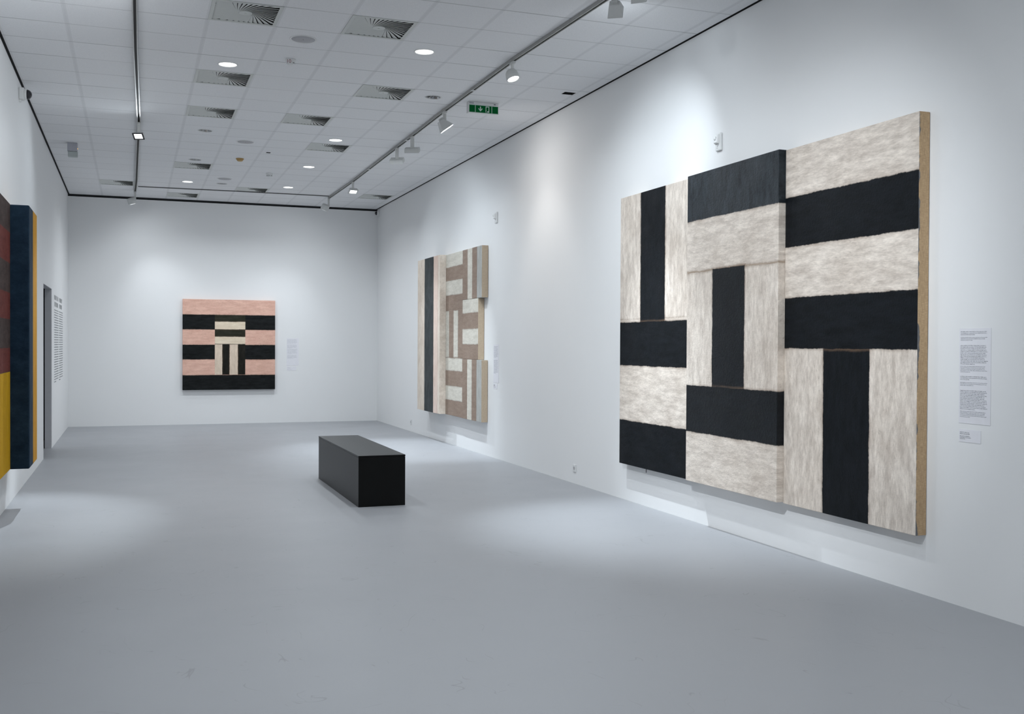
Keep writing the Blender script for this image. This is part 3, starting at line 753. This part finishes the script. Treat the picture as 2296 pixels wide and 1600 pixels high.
spot(LT, 21.1, 'drum', (1.2, 22.08, 0.6), 'drum-shaped spotlight at the far end of the left track', 60, 70, 1.0, WHITE, 0.17, 0.02, G_L, spill=20, hsc=1.25, side=-0.06)
spot(RT, 7.72, 'wedge', (4.99, 9.75, 2.8), 'white spotlight cut by the top edge, left of its neighbour', 105, 78, 1.0, COOL, 0.115, 0.02, G_R, spill=16, hsc=0.85)
spot(RT, 7.32, 'wedge', (4.99, 8.7, 2.9), 'white spotlight at the top edge, right of its neighbour', 0, 90, 0.9, WHITE, 0.115, 0.02, G_R, lit=False, hsc=0.85)
# nearer than the frame, on the same tracks
spot(RT, 6.90, 'wedge', (4.99, 9.4, 1.8), 'white wedge spotlight on the right track, nearest of the cluster of three', 0, 90, 0.9, WHITE, 0.16, 0.02, G_R, lit=False)
spot(LT, 3.45, 'flood', (4.99, 7.4, 1.75), 'box floodlight on the left track aimed across at the triptych', 800, 48, 1.0, WHITE, 0.16, 0.02, G_L, spill=62)
spot(LT, 2.2, 'flood', (4.99, 5.0, 3.0), 'added box floodlight, out of view on the left track, aimed across at the near end of the right wall', 20, 90, 1.0, COOL, 0.16, 0.04, G_L, spill=20)  # unseen lamp added to brighten the near right wall
spot(LT, 8.2, 'flood', (-1.19, 11.6, 2.6), 'box floodlight on the left track above the relief painting', 110, 100, 1.0, WHITE, 0.16, 0.02, G_L, spill=38)

# ================================================================ SIGNS, CAMERAS, SENSORS, SOCKETS
# emergency exit sign
t = thing('exit_sign', 'green and white emergency exit sign box with arrow and running figure, under the ceiling', 'exit sign', None, (3.975, 11.85, H))
W_, top_, bot_ = 0.385, -0.0, -0.136
obj('housing', boxbm(-W_/2, W_/2, 0.0, 0.075, bot_, -0.0005), WPLAST, t, bevel=0.004)
GREEN = plain('exit sign green', (0.0015, 0.115, 0.028), 0.75, spec=0.08)
SIGNW = plain('sign white', (0.55, 0.68, 0.62), 0.5)
bm = bmesh.new(); box(bm, -0.181, 0.185, -0.0015, 0.0005, -0.128, -0.040); sp_ = obj('sign_panel', bm, GREEN, t)
bm = bmesh.new(); z0, z1 = -0.130, -0.038
for x in (-0.105, 0.105): box(bm, x-0.003, x+0.003, -0.0028, -0.0010, z0, z1)
for (a, b, c0, c1) in ((-0.184, 0.188, -0.042, -0.038), (-0.184, 0.188, -0.131, -0.127)): box(bm, a, b, -0.0028, -0.001, c0, c1)
obj('border_lines', bm, SIGNW, sp_)
def flat(bm, pts, y=-0.0028):
    a = [bm.verts.new((x, y, z)) for x, z in pts]; b = [bm.verts.new((x, -0.0012, z)) for x, z in pts]
    bm.faces.new(a); bm.faces.new(b[::-1])
    for i in range(len(a)): bm.faces.new((a[i], b[i], b[(i+1) % len(a)], a[(i+1) % len(a)]))
bm = bmesh.new(); ax, az = -0.040, -0.084
flat(bm, [(ax-0.006, az+0.030), (ax+0.006, az+0.030), (ax+0.006, az-0.008), (ax+0.022, az+0.010), (ax+0.026, az+0.000), (ax, az-0.030), (ax-0.026, az+0.000), (ax-0.022, az+0.010), (ax-0.006, az-0.008)])
obj('arrow', bm, SIGNW, sp_)
bm = bmesh.new(); fx, fz = 0.048, -0.084       # doorway with running figure in green
flat(bm, [(fx-0.022, fz-0.036), (fx-0.022, fz+0.036), (fx-0.013, fz+0.036), (fx-0.013, fz-0.036)])
flat(bm, [(fx-0.013, fz+0.036), (fx+0.024, fz+0.036), (fx+0.024, fz+0.026), (fx-0.013, fz+0.026)])
flat(bm, [(fx+0.015, fz+0.026), (fx+0.024, fz+0.026), (fx+0.024, fz-0.036), (fx+0.015, fz-0.036)])
flat(bm, [(fx-0.006, fz-0.036), (fx+0.015, fz-0.036), (fx+0.015, fz-0.020), (fx+0.002, fz-0.018)])
obj('doorway_symbol', bm, SIGNW, sp_)
bm = bmesh.new()
flat(bm, [(fx-0.002, fz+0.012), (fx+0.006, fz+0.014), (fx+0.004, fz-0.004), (fx-0.006, fz-0.006)], -0.0034)
flat(bm, [(fx-0.006, fz-0.004), (fx+0.003, fz-0.004), (fx-0.014, fz-0.030), (fx-0.020, fz-0.028)], -0.0034)
flat(bm, [(fx+0.002, fz-0.004), (fx+0.004, fz-0.002), (fx+0.012, fz-0.014), (fx+0.008, fz-0.018)], -0.0034)
flat(bm, [(fx-0.020, fz+0.004), (fx-0.002, fz+0.012), (fx-0.001, fz+0.006), (fx-0.016, fz-0.002)], -0.0034)
flat(bm, [(fx+0.001, fz+0.018), (fx+0.006, fz+0.022), (fx+0.010, fz+0.018), (fx+0.006, fz+0.014)], -0.0034)
obj('running_figure', bm, GREEN, sp_)
obj('test_button', boxbm(0.13, 0.155, -0.0015, 0.0005, -0.022, -0.014), DARKPL, t)
obj('rating_plate', boxbm(-0.180, -0.125, -0.0015, 0.0005, -0.028, -0.008), plain('pale grey print', (0.42, 0.43, 0.46), 0.5), t)

# emergency lamp box hanging from ceiling, far left
t = thing('emergency_lamp', 'small pale box lamp with an amber pilot light, on the ceiling by the left wall', 'emergency lamp', None, (-0.825, 16.42, H))
obj('housing', boxbm(-0.068, 0.068, 0.0, 0.10, -0.125, -0.0005), plain('grey lilac plastic', (0.40, 0.41, 0.46), 0.5), t, bevel=0.006)
obj('diffuser', boxbm(-0.060, 0.072, 0.005, 0.09, -0.205, -0.126), plain('frosted plastic', (0.40, 0.44, 0.44), 0.35), t, bevel=0.008)
obj('pilot_light', boxbm(0.0685, 0.074, 0.02, 0.03, -0.088, -0.078), emit('amber pilot', (1.0, 0.5, 0.12), 2.5), t)

# CCTV domes
def cctv(kind, loc, lab, s=1.0):
    t = thing('dome_camera', lab, 'security camera', kind, loc, 'dome cameras at the wall tops')
    obj('wall_mount', boxbm(-0.055*s, 0.055*s, -0.065*s, 0.065*s, 0.0005, 0.055*s), WPLAST, t, bevel=0.008*s)
    obj('collar', lathebm([(0.060*s, 0.053*s), (0.062*s, 0.060*s), (0.062*s, 0.074*s), (0.056*s, 0.078*s)], 32), WPLAST, t, True)
    prof = [(0.055*s*math.cos(a), 0.077*s+0.055*s*math.sin(a)) for a in [PI/2*k/8 for k in range(8)]]
    obj('dome', lathebm(prof, 32), SMOKED, t, True)
    obj('cable_gland', boxbm(-0.02*s, 0.02*s, -0.090*s, -0.064*s, 0.0005, 0.02*s), WPLAST, t)
cctv('left', (XL, 12.78, 4.440), 'white wall-mounted camera with dark dome at the top of the left wall')
cctv('right', (XR, 21.90, 4.475), 'dark dome camera at the top of the right wall, in the far corner', 0.75)

# motion sensors
def sensor(y, z, lab):
    t = thing('motion_sensor', lab, 'motion sensor', 'right', (XR, y, z), 'motion sensors high on the right wall'); t.scale = (0.86, 0.86, 0.86)
    obj('back_box', boxbm(-0.045, 0.060, -0.098, 0.090, 0.0005, 0.028), WPLAST, t, bevel=0.010)
    bm = bmesh.new(); hull_box(bm, [(-.042, -.03, .027), (.040, -.03, .027), (.040, .078, .027), (-.042, .078, .027)], [(-.030, -.018, .060), (.026, -.018, .060), (.026, .068, .050), (-.030, .068, .050)])
    obj('sensor_hood', bm, WPLAST, t, bevel=0.008)
    prof = [(0.022*math.cos(a), 0.054+0.016*math.sin(a)) for a in [PI/2*k/6 for k in range(6)]]
    o = obj('sensor_lens', lathebm(prof, 20), plain('glossy white lens', (0.8, 0.82, 0.82), 0.15), t, True); o.location = (-0.004, 0.030, 0)
    bm = bmesh.new(); v, _ = box(bm, -0.006, 0.022, -0.048, -0.040, 0.0275, 0.031); bmesh.ops.rotate(bm, verts=v, cent=(0.008, -0.044, 0.03), matrix=Matrix.Rotation(0.8, 3, 'Z'))
    box(bm, -0.010, 0.002, -0.070, -0.064, 0.0275, 0.030); obj('vent_slot', bm, GRILL, t)
sensor(8.155, 3.510, 'white motion sensor above the triptych'); sensor(14.25, 3.52, 'white motion sensor farther along the right wall, beyond the brown painting\'s near edge')

def socket(kind, loc, lab):
    t = thing('wall_socket', lab, 'socket', kind, loc, 'white sockets low on the walls')
    obj('face_plate', boxbm(-0.042, 0.042, -0.045, 0.045, 0.0005, 0.011), WPLAST, t, bevel=0.004)
    obj('socket_well', lathebm([(0.022, 0.0108), (0.022, 0.0122), (0.017, 0.0124), (0.015, 0.0112)], 24), GRILL, t)
    obj('pin', lathebm([(0.003, 0.0112), (0.003, 0.016)], 8), REFL, t)
socket('right', (XR, 11.37, 0.185), 'white wall socket between the two right-hand paintings')
socket('right', (XR, 19.13, 0.184), 'white wall socket past the far end of the brown painting')
socket('left', (XL, 10.35, 0.22), 'white socket low under the relief painting')
